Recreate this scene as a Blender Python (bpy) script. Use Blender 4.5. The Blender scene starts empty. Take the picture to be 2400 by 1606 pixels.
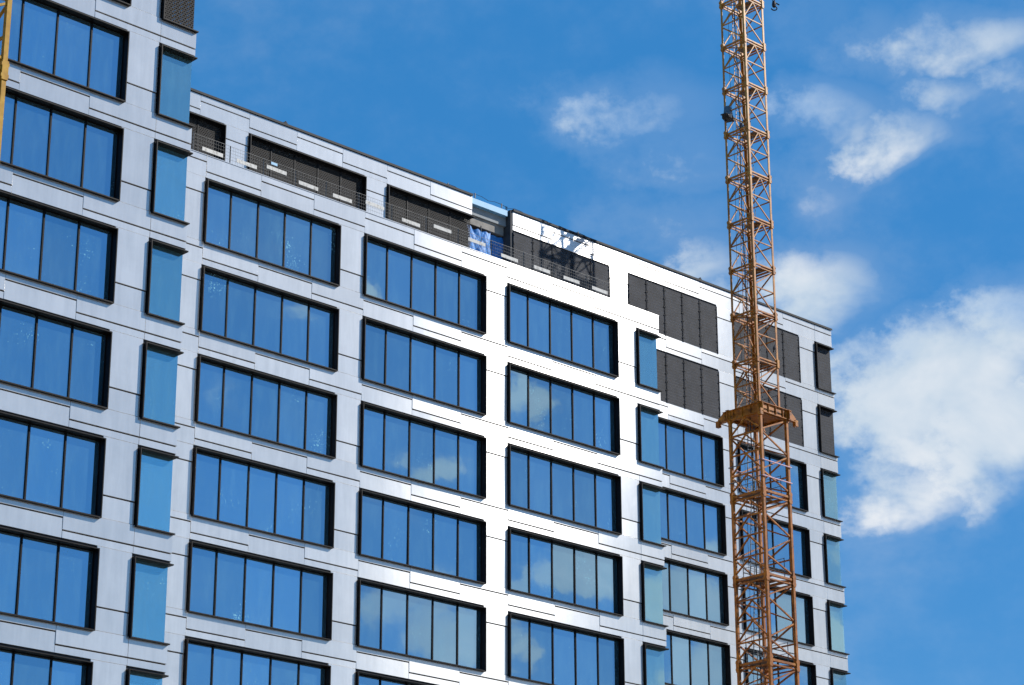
import bpy, math, random
from mathutils import Vector, Matrix, Euler
rnd = random.Random(7)
sc = bpy.context.scene
COL = sc.collection
PI = math.pi
rad = math.radians

# ------------------------------------------------------------------ camera
ZO = 44.3                                   # facade datum (head of the first storey line) above the ground
CAM = Vector((-51.885, -71.523, -42.684 + ZO))
YAW, PIT, ROL = rad(43.7617), rad(20.1165), rad(-0.16)
_d = Vector((math.sin(YAW) * math.cos(PIT), math.cos(YAW) * math.cos(PIT), math.sin(PIT)))
_r = _d.cross(Vector((0, 0, 1))).normalized()
_u = _r.cross(_d)
CR = _r * math.cos(ROL) + _u * math.sin(ROL)
CU = -_r * math.sin(ROL) + _u * math.cos(ROL)
cam = bpy.data.cameras.new('camera')
cam.sensor_width = 36.0
cam.lens = 85.004
cam.clip_start = 0.5
cam.clip_end = 8000
camo = bpy.data.objects.new('camera', cam)
COL.objects.link(camo)
camo.matrix_world = Matrix(((CR.x, CU.x, -_d.x, CAM.x), (CR.y, CU.y, -_d.y, CAM.y), (CR.z, CU.z, -_d.z, CAM.z), (0, 0, 0, 1)))
sc.camera = camo

def proj(p):
    q = Vector(p) - CAM
    z = q.dot(_d)
    return (1200 + 5666.93 * q.dot(CR) / z, 803 - 5666.93 * q.dot(CU) / z)

# ------------------------------------------------------------------ world, sun, exposure
SUN_AZ, SUN_EL = 55.0, 35.5                 # azimuth from the facade normal (-Y) towards +X
sdir = Vector((math.sin(rad(SUN_AZ)) * math.cos(rad(SUN_EL)), -math.cos(rad(SUN_AZ)) * math.cos(rad(SUN_EL)), math.sin(rad(SUN_EL))))
SKY_STRENGTH = 0.12
SKY_SAT, SKY_VAL = 1.30, 1.15
SKY_TONE, SKY_TONE_MIX = (0.034, 0.245, 0.615), 0.68   # deep clear blue of a polarised summer sky
world = bpy.data.worlds.new('World')
sc.world = world
world.use_nodes = True
nt = world.node_tree
nt.nodes.clear()
def N(t, **kw):
    n = nt.nodes.new(t)
    for k, v in kw.items():
        setattr(n, k, v)
    return n
def L(a, b):
    nt.links.new(a, b)
def M(op, a, b=None, c=None, clamp=False):
    n = N('ShaderNodeMath', operation=op, use_clamp=clamp)
    for i, x in enumerate((a, b, c)):
        if x is None:
            continue
        if isinstance(x, (int, float)):
            n.inputs[i].default_value = x
        else:
            L(x, n.inputs[i])
    return n.outputs[0]
def V(op, a, b=None, c=None):
    n = N('ShaderNodeVectorMath', operation=op)
    for i, x in enumerate((a, b, c)):
        if x is None:
            continue
        if isinstance(x, (tuple, list)):
            n.inputs[i].default_value = x
        else:
            L(x, n.inputs[i])
    return n.outputs['Value'] if op in ('DOT_PRODUCT', 'LENGTH') else n.outputs[0]
sky = N('ShaderNodeTexSky', sky_type='NISHITA')
sky.sun_disc = False
sky.sun_elevation = rad(SUN_EL)
sky.sun_rotation = math.atan2(sdir.x, sdir.y)
sky.air_density = 1.0
sky.dust_density = 0.25
sky.ozone_density = 3.0
hsv = N('ShaderNodeHueSaturation')
hsv.inputs['Saturation'].default_value = SKY_SAT
hsv.inputs['Value'].default_value = SKY_VAL
L(sky.outputs[0], hsv.inputs['Color'])
tone = N('ShaderNodeMix', data_type='RGBA')
tone.inputs['Factor'].default_value = SKY_TONE_MIX
tone.inputs['B'].default_value = (*(c / SKY_STRENGTH for c in SKY_TONE), 1)
L(hsv.outputs[0], tone.inputs['A'])
tc = N('ShaderNodeTexCoord')
sep = N('ShaderNodeSeparateXYZ')
L(tc.outputs['Generated'], sep.inputs[0])
azn = M('MULTIPLY', M('ARCTAN2', sep.outputs[0], sep.outputs[1]), 180 / PI)
eln = M('MULTIPLY', M('ARCSINE', sep.outputs[2]), 180 / PI)
comb = N('ShaderNodeCombineXYZ')
L(azn, comb.inputs[0])
L(eln, comb.inputs[1])
n1 = N('ShaderNodeTexNoise', noise_dimensions='3D')
n1.inputs['Scale'].default_value = 9.0
n1.inputs['Detail'].default_value = 5.0
n1.inputs['Roughness'].default_value = 0.58
n1.inputs['Distortion'].default_value = 0.35
L(V('MULTIPLY', tc.outputs['Generated'], (1.0, 1.0, 1.7)), n1.inputs['Vector'])
n2 = N('ShaderNodeTexNoise', noise_dimensions='3D')
n2.inputs['Scale'].default_value = 42.0
n2.inputs['Detail'].default_value = 6.0
n2.inputs['Roughness'].default_value = 0.62
L(V('MULTIPLY', tc.outputs['Generated'], (1.0, 1.0, 1.3)), n2.inputs['Vector'])
wc = N('ShaderNodeCombineXYZ')
L(n2.outputs['Fac'], wc.inputs[0])
L(n1.outputs['Fac'], wc.inputs[1])
warp = V('MULTIPLY', V('SUBTRACT', wc.outputs[0], (0.5, 0.5, 0.0)), (3.4, 3.0, 0.0))
ang = V('ADD', comb.outputs[0], warp)
# cumulus banks by compass direction; the last group stands behind the viewer and shows in the glazing
BANKS = (                                    # azimuth, elevation, half width, half height (degrees), density
    (55.24, 26.69, 4.28, 0.95, 0.68), (52.84, 26.77, 1.43, 1.27, 0.46), (56.57, 25.79, 2.38, 0.95, 0.50), (51.10, 27.38, 1.74, 1.27, 0.24),
    (47.11, 25.14, 3.01, 1.27, 0.64), (48.09, 24.41, 2.06, 0.87, 0.52), (51.85, 25.10, 2.22, 1.03, 0.70), (53.58, 24.74, 2.38, 0.95, 0.66),
    (54.82, 25.49, 2.38, 0.87, 0.56), (51.35, 23.83, 1.43, 0.55, 0.28), (47.72, 23.07, 2.70, 0.79, 0.28), (48.55, 21.98, 1.59, 1.19, 0.60),
    (51.32, 21.17, 2.54, 1.74, 0.80), (49.92, 21.03, 2.22, 1.27, 0.66), (55.88, 20.00, 2.38, 1.43, 0.92), (54.67, 19.18, 3.01, 1.74, 1.02),
    (53.27, 18.47, 2.85, 2.06, 0.98), (55.20, 17.86, 3.65, 2.06, 1.02), (53.38, 16.86, 2.85, 1.11, 0.70), (55.51, 16.55, 2.54, 0.95, 0.60),
    (58.61, 18.50, 3.81, 3.33, 1.00), (138.74, 13.60, 2.05, 0.72, 1.47), (137.60, 12.91, 2.05, 0.97, 1.47), (138.36, 17.26, 1.57, 0.48, 1.05),
    (139.40, 16.09, 1.09, 0.72, 0.71), (139.83, 21.33, 0.66, 0.54, 1.08), (135.87, 18.83, 0.91, 0.78, 1.24), (134.49, 14.59, 1.15, 0.91, 1.47),
    (135.32, 14.15, 1.33, 0.43, 1.32), (133.55, 14.68, 0.84, 0.72, 1.32), (131.67, 15.20, 1.33, 0.36, 1.02), (132.01, 14.05, 1.81, 1.03, 1.33),
    (131.55, 12.45, 1.69, 1.21, 1.08), (129.28, 13.19, 1.57, 1.33, 1.21), (130.37, 19.23, 1.57, 2.05, 0.96), (127.98, 18.43, 1.81, 3.14, 1.08),
    (125.90, 15.34, 2.66, 3.62, 1.24), (141.75, 21.08, 1.09, 0.31, 0.62), (134.74, 11.31, 3.86, 0.84, 1.40), (143.87, 18.40, 0.48, 0.60, 0.56),
)
acc = None
for az, el, rx, ry, a in BANKS:
    q = V('MULTIPLY_ADD', ang, (1 / rx, 1 / ry, 0), (-az / rx, -el / ry, 0))
    d2 = V('DOT_PRODUCT', q, q)
    g = M('MULTIPLY_ADD', d2, -a, a)
    acc = M('MAXIMUM', g, acc if acc is not None else 0.0)
loose = N('ShaderNodeTexNoise')
loose.inputs['Scale'].default_value = 3.0
loose.inputs['Detail'].default_value = 3.0
L(tc.outputs['Generated'], loose.inputs['Vector'])
looseamt = M('MULTIPLY', M('SUBTRACT', loose.outputs['Fac'], 0.56, clamp=True), 2.2)
dens = M('ADD', M('MAXIMUM', acc, looseamt), M('MULTIPLY', M('SUBTRACT', n1.outputs['Fac'], 0.5), 1.05))
dens = M('ADD', dens, M('MULTIPLY', M('SUBTRACT', n2.outputs['Fac'], 0.5), 0.85))
mr = N('ShaderNodeMapRange', interpolation_type='SMOOTHSTEP')
mr.inputs['From Min'].default_value = 0.20
mr.inputs['From Max'].default_value = 0.98
mr.inputs['To Max'].default_value = 0.93
L(dens, mr.inputs['Value'])
cr = N('ShaderNodeValToRGB')
for i, (p_, c_) in enumerate(((0.0, (0.46, 0.62, 0.84)), (0.45, (0.60, 0.71, 0.82)), (1.0, (0.86, 0.89, 0.92)))):
    e = cr.color_ramp.elements[i] if i < 2 else cr.color_ramp.elements.new(1.0)
    e.position = p_
    e.color = (*c_, 1)
L(M('ADD', M('MULTIPLY', dens, 0.42), M('MULTIPLY', M('SUBTRACT', n1.outputs['Fac'], 0.47), 2.6), clamp=True), cr.inputs['Fac'])
cmul = V('SCALE', cr.outputs[0])
cmul.node.inputs['Scale'].default_value = 1.0 / SKY_STRENGTH
mx = N('ShaderNodeMix', data_type='RGBA')
veil = N('ShaderNodeMapRange', interpolation_type='SMOOTHSTEP')      # thin haze round the clouds
veil.inputs['From Min'].default_value = -0.25
veil.inputs['From Max'].default_value = 0.55
veil.inputs['To Max'].default_value = 0.16
L(dens, veil.inputs['Value'])
L(M('MAXIMUM', mr.outputs[0], veil.outputs[0]), mx.inputs['Factor'])
L(tone.outputs['Result'], mx.inputs['A'])
L(cmul, mx.inputs['B'])
bg = N('ShaderNodeBackground')
bg.inputs['Strength'].default_value = SKY_STRENGTH
L(mx.outputs['Result'], bg.inputs['Color'])
world.cycles.sampling_method = 'NONE'
wo = N('ShaderNodeOutputWorld')
L(bg.outputs[0], wo.inputs['Surface'])

sl = bpy.data.lights.new('sun', 'SUN')
sl.energy = 5.0
sl.angle = rad(0.53)
sl.color = (1.0, 0.96, 0.90)
so = bpy.data.objects.new('sun', sl)
COL.objects.link(so)
so.rotation_euler = sdir.to_track_quat('Z', 'Y').to_euler()
so.location = (60, -80, 90)
vs = sc.view_settings
vs.view_transform = 'Standard'
vs.look = 'None'
vs.exposure = 0.0
vs.gamma = 1.0
vs.use_curve_mapping = False
sc.cycles.max_bounces = 5
sc.cycles.diffuse_bounces = 2
sc.cycles.glossy_bounces = 3
sc.cycles.transparent_max_bounces = 10
sc.cycles.sample_clamp_indirect = 6.0
sc.cycles.use_denoising = True
sc.cycles.use_adaptive_sampling = True
sc.cycles.adaptive_threshold = 0.02

# ------------------------------------------------------------------ materials
MATS = {}
class NT:
    def __init__(s, name):
        s.m = bpy.data.materials.new(name)
        s.m.use_nodes = True
        s.t = s.m.node_tree
        s.t.nodes.clear()
        s.o = s.t.nodes.new('ShaderNodeOutputMaterial')
        MATS[name] = s.m
    def n(s, t, **kw):
        x = s.t.nodes.new(t)
        for k, v in kw.items():
            setattr(x, k, v)
        return x
    def l(s, a, b):
        s.t.links.new(a, b)
    def math(s, op, a, b=None, clamp=False):
        x = s.n('ShaderNodeMath', operation=op, use_clamp=clamp)
        for i, v in enumerate((a, b)):
            if v is None:
                continue
            if isinstance(v, (int, float)):
                x.inputs[i].default_value = v
            else:
                s.l(v, x.inputs[i])
        return x.outputs[0]
    def noise(s, scale, detail=4, rough=.5, vec=None, obj=True, stretch=None):
        x = s.n('ShaderNodeTexNoise')
        x.inputs['Scale'].default_value = scale
        x.inputs['Detail'].default_value = detail
        x.inputs['Roughness'].default_value = rough
        g = s.n('ShaderNodeNewGeometry')
        src = vec if vec is not None else g.outputs['Position']
        if stretch:
            mp = s.n('ShaderNodeVectorMath', operation='MULTIPLY')
            mp.inputs[1].default_value = stretch
            s.l(src, mp.inputs[0])
            src = mp.outputs[0]
        s.l(src, x.inputs['Vector'])
        return x.outputs['Fac']
    def ramp(s, fac, *stops):
        r = s.n('ShaderNodeValToRGB')
        el = r.color_ramp.elements
        while len(el) < len(stops):
            el.new(0.5)
        for e_, (p, c) in zip(el, stops):
            e_.position = p
            e_.color = (*c, 1)
        s.l(fac, r.inputs['Fac'])
        return r.outputs[0]
    def bump(s, h, strength=.2, dist=.02):
        b = s.n('ShaderNodeBump')
        b.inputs['Strength'].default_value = strength
        b.inputs['Distance'].default_value = dist
        s.l(h, b.inputs['Height'])
        return b.outputs[0]
    def out(s, sh):
        s.l(sh, s.o.inputs['Surface'])
        return s.m

def simple(name, c1, c2, rough=.6, metal=0.0, scale=3.0, bump=.15, bd=.01, stretch=None, spec=.5):
    t = NT(name)
    f = t.noise(scale, 6, .6, stretch=stretch)
    p = t.n('ShaderNodeBsdfPrincipled')
    t.l(t.ramp(f, (.3, c1), (.72, c2)), p.inputs['Base Color'])
    p.inputs['Roughness'].default_value = rough
    p.inputs['Metallic'].default_value = metal
    p.inputs['Specular IOR Level'].default_value = spec
    t.l(t.bump(f, bump, bd), p.inputs['Normal'])
    return t.out(p.outputs[0])

def make_cladding():
    t = NT('silver_cladding')
    oi = t.n('ShaderNodeObjectInfo')
    streak = t.noise(1.3, 5, .6, stretch=(3.0, 3.0, .35))
    blot = t.noise(.9, 5, .6)
    base = t.ramp(t.math('ADD', t.math('MULTIPLY', streak, .55), t.math('MULTIPLY', blot, .45)), (.32, (.49, .48, .46)), (.62, (.64, .63, .61)))
    hs = t.n('ShaderNodeHueSaturation')
    t.l(base, hs.inputs['Color'])
    t.l(t.math('ADD', t.math('MULTIPLY', oi.outputs['Random'], .17), .90), hs.inputs['Value'])
    wob = t.noise(.55, 3, .5, stretch=(1.0, 1.0, 1.3))
    nrm = t.bump(wob, .20, .012)
    df = t.n('ShaderNodeBsdfDiffuse')
    t.l(hs.outputs[0], df.inputs['Color'])
    tg = t.n('ShaderNodeCombineXYZ')
    tg.inputs['X'].default_value = 1.0
    def lobe(dist, col, rough, ani):
        g = t.n('ShaderNodeBsdfAnisotropic', distribution=dist)
        g.inputs['Color'].default_value = (*col, 1)
        g.inputs['Roughness'].default_value = rough
        g.inputs['Anisotropy'].default_value = ani
        t.l(tg.outputs[0], g.inputs['Tangent'])
        t.l(nrm, g.inputs['Normal'])
        return g.outputs[0]
    def mix(f, x, y):
        m = t.n('ShaderNodeMixShader')
        m.inputs[0].default_value = f
        t.l(x, m.inputs[1])
        t.l(y, m.inputs[2])
        return m.outputs[0]
    t.l(nrm, df.inputs['Normal'])
    coat = lobe('BECKMANN', (.92, .88, .83), .105, 0.0)        # clear lacquer that mirrors the sky
    grain = lobe('BECKMANN', (.95, .93, .90), .250, .635)       # rolling grain: draws the sun into an upright streak
    sheen = lobe('GGX', (.90, .88, .86), .32, .25)
    return t.out(mix(.17, mix(.28, df.outputs[0], coat), mix(.25, grain, sheen)))

def make_glass(name, refl, rcol, tcol, dust=0.0):
    t = NT(name)
    oi = t.n('ShaderNodeObjectInfo')
    wob = t.noise(.8, 2, .5)
    nrm = t.bump(wob, .10, .010)
    gl = t.n('ShaderNodeBsdfAnisotropic')
    gl.inputs['Roughness'].default_value = .015
    hs = t.n('ShaderNodeHueSaturation')
    hs.inputs['Color'].default_value = (*rcol, 1)
    t.l(t.math('ADD', t.math('MULTIPLY', oi.outputs['Random'], .24), .82), hs.inputs['Value'])
    t.l(hs.outputs[0], gl.inputs['Color'])
    t.l(nrm, gl.inputs['Normal'])
    tr = t.n('ShaderNodeBsdfTransparent')
    tr.inputs['Color'].default_value = (*tcol, 1)
    m1 = t.n('ShaderNodeMixShader')
    lw = t.n('ShaderNodeFresnel')
    lw.inputs['IOR'].default_value = 1.5
    t.l(t.math('ADD', t.math('MULTIPLY', lw.outputs[0], 1 - refl), refl, clamp=True), m1.inputs[0])
    t.l(tr.outputs[0], m1.inputs[1])
    t.l(gl.outputs[0], m1.inputs[2])
    # scraps and smears of protective film left on the new glazing
    clus = t.noise(.55, 2, .5)
    fleck = t.noise(15.0, 3, .65, stretch=(1.3, 1.0, .8))
    mask = t.math('MULTIPLY', t.math('SUBTRACT', t.math('ADD', fleck, t.math('MULTIPLY', clus, .62)), 1.024, clamp=True), 14.0, clamp=True)
    haze = t.math('MULTIPLY', t.math('SUBTRACT', t.noise(1.4, 6, .62, stretch=(2.6, 1.0, .5)), .46, clamp=True), .22)
    df = t.n('ShaderNodeBsdfDiffuse')
    df.inputs['Color'].default_value = (.30, .66, .78, 1)
    m2 = t.n('ShaderNodeMixShader')
    t.l(t.math('ADD', t.math('MULTIPLY', mask, .75), t.math('ADD', haze, dust), clamp=True), m2.inputs[0])
    t.l(m1.outputs[0], m2.inputs[1])
    t.l(df.outputs[0], m2.inputs[2])
    return t.out(m2.outputs[0])

def make_mesh_metal(name, col, px, pz, hole, back):
    """perforated sheet: rows of punched slots that let you see through"""
    t = NT(name)
    g = t.n('ShaderNodeNewGeometry')
    sp = t.n('ShaderNodeSeparateXYZ')
    t.l(g.outputs['Position'], sp.inputs[0])
    br = t.n('ShaderNodeTexBrick')
    cb = t.n('ShaderNodeCombineXYZ')
    t.l(sp.outputs[0], cb.inputs[0])
    t.l(sp.outputs[2], cb.inputs[1])
    t.l(cb.outputs[0], br.inputs['Vector'])
    br.inputs['Scale'].default_value = 1.0
    br.inputs['Brick Width'].default_value = px
    br.inputs['Row Height'].default_value = pz
    br.inputs['Mortar Size'].default_value = hole
    br.inputs['Mortar Smooth'].default_value = .2
    solid = br.outputs['Fac']
    n = t.noise(1.4, 5, .6)
    p = t.n('ShaderNodeBsdfPrincipled')
    t.l(t.ramp(n, (.3, tuple(c * .75 for c in col)), (.7, tuple(c * 1.25 for c in col))), p.inputs['Base Color'])
    p.inputs['Specular IOR Level'].default_value = .15
    p.inputs['Roughness'].default_value = .65
    t.l(t.bump(solid, .5, .012), p.inputs['Normal'])
    tr = t.n('ShaderNodeBsdfTransparent')
    mxs = t.n('ShaderNodeMixShader')
    t.l(t.math('MAXIMUM', solid, back), mxs.inputs[0])
    t.l(tr.outputs[0], mxs.inputs[1])
    t.l(p.outputs[0], mxs.inputs[2])
    return t.out(mxs.outputs[0])

def make_paint():
    t = NT('crane_paint')
    sp = t.n('ShaderNodeSeparateXYZ')
    g = t.n('ShaderNodeNewGeometry')
    t.l(g.outputs['Position'], sp.inputs[0])
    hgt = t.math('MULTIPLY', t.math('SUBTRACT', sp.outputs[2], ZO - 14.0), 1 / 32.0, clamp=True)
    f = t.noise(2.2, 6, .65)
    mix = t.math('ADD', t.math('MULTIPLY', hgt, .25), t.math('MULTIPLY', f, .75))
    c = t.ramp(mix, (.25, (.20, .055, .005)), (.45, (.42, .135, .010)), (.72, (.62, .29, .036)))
    rf = t.noise(5.0, 8, .7)
    rust = t.math('MULTIPLY', t.math('SUBTRACT', rf, .52, clamp=True), 8.0, clamp=True)
    m = t.n('ShaderNodeMix', data_type='RGBA')
    t.l(rust, m.inputs['Factor'])
    t.l(c, m.inputs['A'])
    m.inputs['B'].default_value = (.11, .042, .016, 1)
    p = t.n('ShaderNodeBsdfPrincipled')
    t.l(m.outputs['Result'], p.inputs['Base Color'])
    p.inputs['Roughness'].default_value = .46
    p.inputs['Specular IOR Level'].default_value = .32
    t.l(t.bump(rf, .2, .01), p.inputs['Normal'])
    return t.out(p.outputs[0])

make_cladding()
make_paint()
make_glass('window_glass', .66, (.51, .75, .93), (.28, .58, .66), .05)
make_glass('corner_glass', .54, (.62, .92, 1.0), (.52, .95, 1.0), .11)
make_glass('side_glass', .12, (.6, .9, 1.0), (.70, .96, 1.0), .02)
make_mesh_metal('open_mesh', (.030, .027, .025), .115, .085, .022, .12)
make_mesh_metal('screen_mesh', (.055, .056, .062), .055, .16, .014, .70)
simple('dark_frame', (.008, .007, .007), (.014, .012, .011), .42, .0, 6, spec=.12)
simple('frame_edge', (.013, .012, .012), (.024, .022, .021), .5, .0, 6, spec=.12)
simple('mullion_metal', (.007, .007, .008), (.012, .012, .013), .5, .0, 6, spec=.12)
simple('backing', (.035, .037, .04), (.06, .062, .066), .8, .0, 3)
simple('concrete', (.22, .20, .17), (.38, .35, .31), .85, .0, 2.5, .3)
simple('ceiling', (.26, .28, .28), (.36, .38, .38), .8, .0, 1.2)
simple('core', (.16, .17, .17), (.24, .25, .25), .8, .0, 1.2)
simple('coping', (.020, .021, .023), (.040, .042, .045), .55, .0, 4, spec=.12)
simple('pale_board', (.18, .42, .62), (.24, .50, .70), .5, .0, 3)
simple('galvanised', (.10, .10, .098), (.20, .20, .195), .55, .3, 8, spec=.2)
simple('tarp_blue', (.010, .13, .42), (.05, .30, .72), .55, .0, 5, .3, .03)
simple('lamp_grey', (.10, .11, .12), (.2, .21, .22), .4, .5, 8)
simple('black_rubber', (.008, .008, .01), (.016, .016, .02), .5, .0, 8)
simple('grating', (.14, .11, .09), (.26, .21, .17), .7, .2, 6)
simple('pink_tube', (.72, .42, .46), (.85, .55, .58), .5, .0, 8)
simple('feathers', (.012, .012, .014), (.05, .05, .055), .7, .0, 30)
simple('site_ground', (.12, .10, .08), (.24, .21, .17), .95, .0, .35, .5, .1)
simple('yellow_leg', (.36, .17, .015), (.58, .33, .04), .55, .0, 4, spec=.2)
def make_board():
    t = NT('barrier_board')
    f = t.noise(7.0, 6, .6)
    st = t.noise(16.0, 2, .5, stretch=(1, 1, .15))
    c = t.ramp(t.math('ADD', t.math('MULTIPLY', f, .5), t.math('MULTIPLY', st, .5)), (.36, (.26, .24, .21)), (.50, (.62, .60, .55)))
    p = t.n('ShaderNodeBsdfPrincipled')
    t.l(c, p.inputs['Base Color'])
    p.inputs['Roughness'].default_value = .7
    return t.out(p.outputs[0])
make_board()

# ------------------------------------------------------------------ mesh helpers
class MB:
    def __init__(s):
        s.v = []
        s.f = []
        s.mi = []
    def hexa(s, pts, mi=0):
        b = len(s.v)
        s.v += [tuple(p) for p in pts]
        for q in ((0, 3, 2, 1), (4, 5, 6, 7), (0, 1, 5, 4), (1, 2, 6, 5), (2, 3, 7, 6), (3, 0, 4, 7)):
            s.f.append(tuple(b + i for i in q))
            s.mi.append(mi)
    def box(s, a, b, mi=0):
        (x0, y0, z0), (x1, y1, z1) = a, b
        s.hexa([(x0, y0, z0), (x1, y0, z0), (x1, y1, z0), (x0, y1, z0), (x0, y0, z1), (x1, y0, z1), (x1, y1, z1), (x0, y1, z1)], mi)
    def beam(s, p, q, w, h=None, mi=0, up=(0, 0, 1)):
        p, q = Vector(p), Vector(q)
        h = h or w
        d = (q - p).normalized()
        u = Vector(up)
        if abs(d.dot(u)) > .95:
            u = Vector((1, 0, 0))
        a = d.cross(u).normalized() * (w / 2)
        b = a.cross(d).normalized() * (h / 2)
        s.hexa([p - a - b, p + a - b, p + a + b, p - a + b, q - a - b, q + a - b, q + a + b, q - a + b], mi)
    def tube(s, pts, r, n=6, mi=0):
        pts = [Vector(p) for p in pts]
        b0 = len(s.v)
        for i, p in enumerate(pts):
            d = (pts[min(i + 1, len(pts) - 1)] - pts[max(i - 1, 0)]).normalized()
            u = Vector((0, 0, 1)) if abs(d.z) < .9 else Vector((1, 0, 0))
            a = d.cross(u).normalized()
            c = a.cross(d)
            rr = r[i] if isinstance(r, (list, tuple)) else r
            for k in range(n):
                t = 2 * PI * k / n
                s.v.append(tuple(p + a * math.cos(t) * rr + c * math.sin(t) * rr))
        for i in range(len(pts) - 1):
            for k in range(n):
                s.f.append((b0 + i * n + k, b0 + i * n + (k + 1) % n, b0 + (i + 1) * n + (k + 1) % n, b0 + (i + 1) * n + k))
                s.mi.append(mi)
        s.f.append(tuple(b0 + k for k in reversed(range(n))))
        s.f.append(tuple(b0 + (len(pts) - 1) * n + k for k in range(n)))
        s.mi += [mi, mi]
    def mesh(s, name, *mats):
        me = bpy.data.meshes.new(name)
        me.from_pydata(s.v, [], s.f)
        for m in mats:
            me.materials.append(MATS[m])
        if len(mats) > 1:
            me.polygons.foreach_set('material_index', s.mi)
        me.update()
        return me

WORLD_LOC = {}
def put(name, me, loc=(0, 0, 0), parent=None, rot=None):
    """link an object; loc is in the world, the parent chain is unrotated"""
    o = bpy.data.objects.new(name, me)
    COL.objects.link(o)
    w = Vector(loc)
    WORLD_LOC[o.name] = w
    if parent is not None:
        o.parent = parent
        o.location = w - WORLD_LOC[parent.name]
    else:
        o.location = w
    if rot is not None:
        o.rotation_euler = rot
    return o
def tag(o, label, cat, group=None):
    o['label'] = label
    o['category'] = cat
    if group:
        o['group'] = group
    return o
def struct(o):
    o['kind'] = 'structure'
    return o
MCACHE = {}
def cached(key, fn):
    if key not in MCACHE:
        MCACHE[key] = fn()
    return MCACHE[key]

# ------------------------------------------------------------------ ground
gb = MB()
S = 3000.0
gb.v = [(-S, -S, 0), (S, -S, 0), (S, S, 0), (-S, S, 0)]
gb.f = [(0, 1, 2, 3)]
gb.mi = [0]
struct(put('ground', gb.mesh('ground', 'site_ground')))

# ------------------------------------------------------------------ building
P = 8.244                                    # bay pitch
HS = 3.7                                     # storey height
WH = 2.697                                   # window height
WW = 6.86                                    # five panes
PW = WW / 5
WALL = .15                                   # cladding face behind the frame front
GL = .30                                     # glass behind the frame front
def ZT(r):
    return ZO - HS * r                       # window head of row r
YA, YB, YC = -8.235, 0.0, 8.244
BLD = put('office_building', None, (12.0, 10.0, 0.0))
tag(BLD, 'stepped office block with silver cladding panels and blue glazed black framed windows', 'building')

def onscreen(x, y, z, m=30):
    u, v = proj((x, y, z))
    return -m < u < 2400 + m and -m < v < 1606 + m

def frame_mesh(w, h, corner=False, deep=.42):
    def f():
        m = MB()
        t = .045
        # front lip a little lighter than the box sides
        m.box((0, 0.012, -h), (t, deep, 0))
        if not corner:
            m.box((w - t, 0.012, -h), (w, deep, 0))
        xe = w if corner else w - t
        m.box((t, 0.012, -t), (xe, deep, 0))
        m.box((t, 0.012, -h), (xe, deep, -h + t))
        m.box((0, 0, -h), (.035, .012, 0), 1)
        if not corner:
            m.box((w - .035, 0, -h), (w, .012, 0), 1)
        xe = w if corner else w - .035
        m.box((.035, 0, -.035), (xe, .012, 0), 1)
        m.box((.035, 0, -h), (xe, .012, -h + .035), 1)
        if corner:                           # plates run round the corner
            m.box((w - .30, deep, -t), (w, 1.75, 0))
            m.box((w - .30, deep, -h), (w, 1.75, -h + t))
            m.box((w - .30, 1.70, -h + t), (w, 1.75, -t))
        else:                                # slim inner bead against the glass
            m.box((t, GL - .03, -h + t), (t + .03, GL + .05, -t))
            m.box((w - t - .03, GL - .03, -h + t), (w - t, GL + .05, -t))
            m.box((t + .03, GL - .03, -t - .03), (w - t - .03, GL + .05, -t))
            m.box((t + .03, GL - .03, -h + t), (w - t - .03, GL + .05, -h + t + .03))
        return m.mesh('window_frame', 'dark_frame', 'frame_edge')
    return cached(('frame', round(w, 3), round(h, 3), corner), f)

def pane_mesh(w, h, mat):
    def f():
        m = MB()
        m.box((-w / 2, -.008, -h / 2), (w / 2, .008, h / 2))
        return m.mesh('pane', mat)
    return cached(('pane', round(w, 3), round(h, 3), mat), f)

def mullion_mesh(h):
    def f():
        m = MB()
        m.box((-.028, 0, -h), (.028, .10, 0))
        return m.mesh('mullion', 'mullion_metal')
    return cached(('mull', round(h, 3)), f)

def window(x, y, r, n=5, detail=True, fill='glass'):
    z = ZT(r)
    w = PW * n
    wo_ = put('window', frame_mesh(w, WH), (x, y, z), BLD)
    h = WH - .09
    if not detail:
        put('pane', pane_mesh(w - .09, h, 'window_glass'), (x + w / 2, y + GL, z - WH / 2), wo_)
        return wo_
    for i in range(n):
        a = max(x + .045, x + i * PW)
        b = min(x + w - .045, x + (i + 1) * PW)
        if fill == 'glass':
            rot = (rad(rnd.uniform(-.22, .22)), 0, rad(rnd.uniform(-.25, .25)))
            put('pane', pane_mesh(b - a - .01, h, 'window_glass'), ((a + b) / 2, y + GL, z - WH / 2), wo_, rot)
        else:
            put('mesh_screen', pane_mesh(b - a - .01, h, fill), ((a + b) / 2, y + GL - .02, z - WH / 2), wo_, (0, 0, rad(rnd.uniform(-.4, .4))))
        if i:
            put('mullion', mullion_mesh(h), (x + i * PW, y + GL - .055, z - .045), wo_)
    return wo_

CW = 1.535
def corner_window(x, y, r, detail=True, fill='glass'):
    z = ZT(r)
    wo_ = put('corner_window', frame_mesh(CW, WH, True), (x, y, z), BLD)
    h = WH - .09
    mat = 'corner_glass' if fill == 'glass' else fill
    nm = 'pane' if fill == 'glass' else 'mesh_screen'
    a, b = x + .045, x + CW - .035
    put(nm, pane_mesh(b - a, h, mat), ((a + b) / 2, y + GL, z - WH / 2), wo_, (rad(rnd.uniform(-.1, .1)), 0, rad(rnd.uniform(-.1, .1))))
    def side():
        m = MB()
        m.box((-.008, -.68, -h / 2), (.008, .68, h / 2))
        return m.mesh('pane', 'side_glass' if fill == 'glass' else mat)
    put(nm, cached(('side', mat), side), (x + CW - .02, y + GL + .71, z - WH / 2), wo_)
    return wo_

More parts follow.
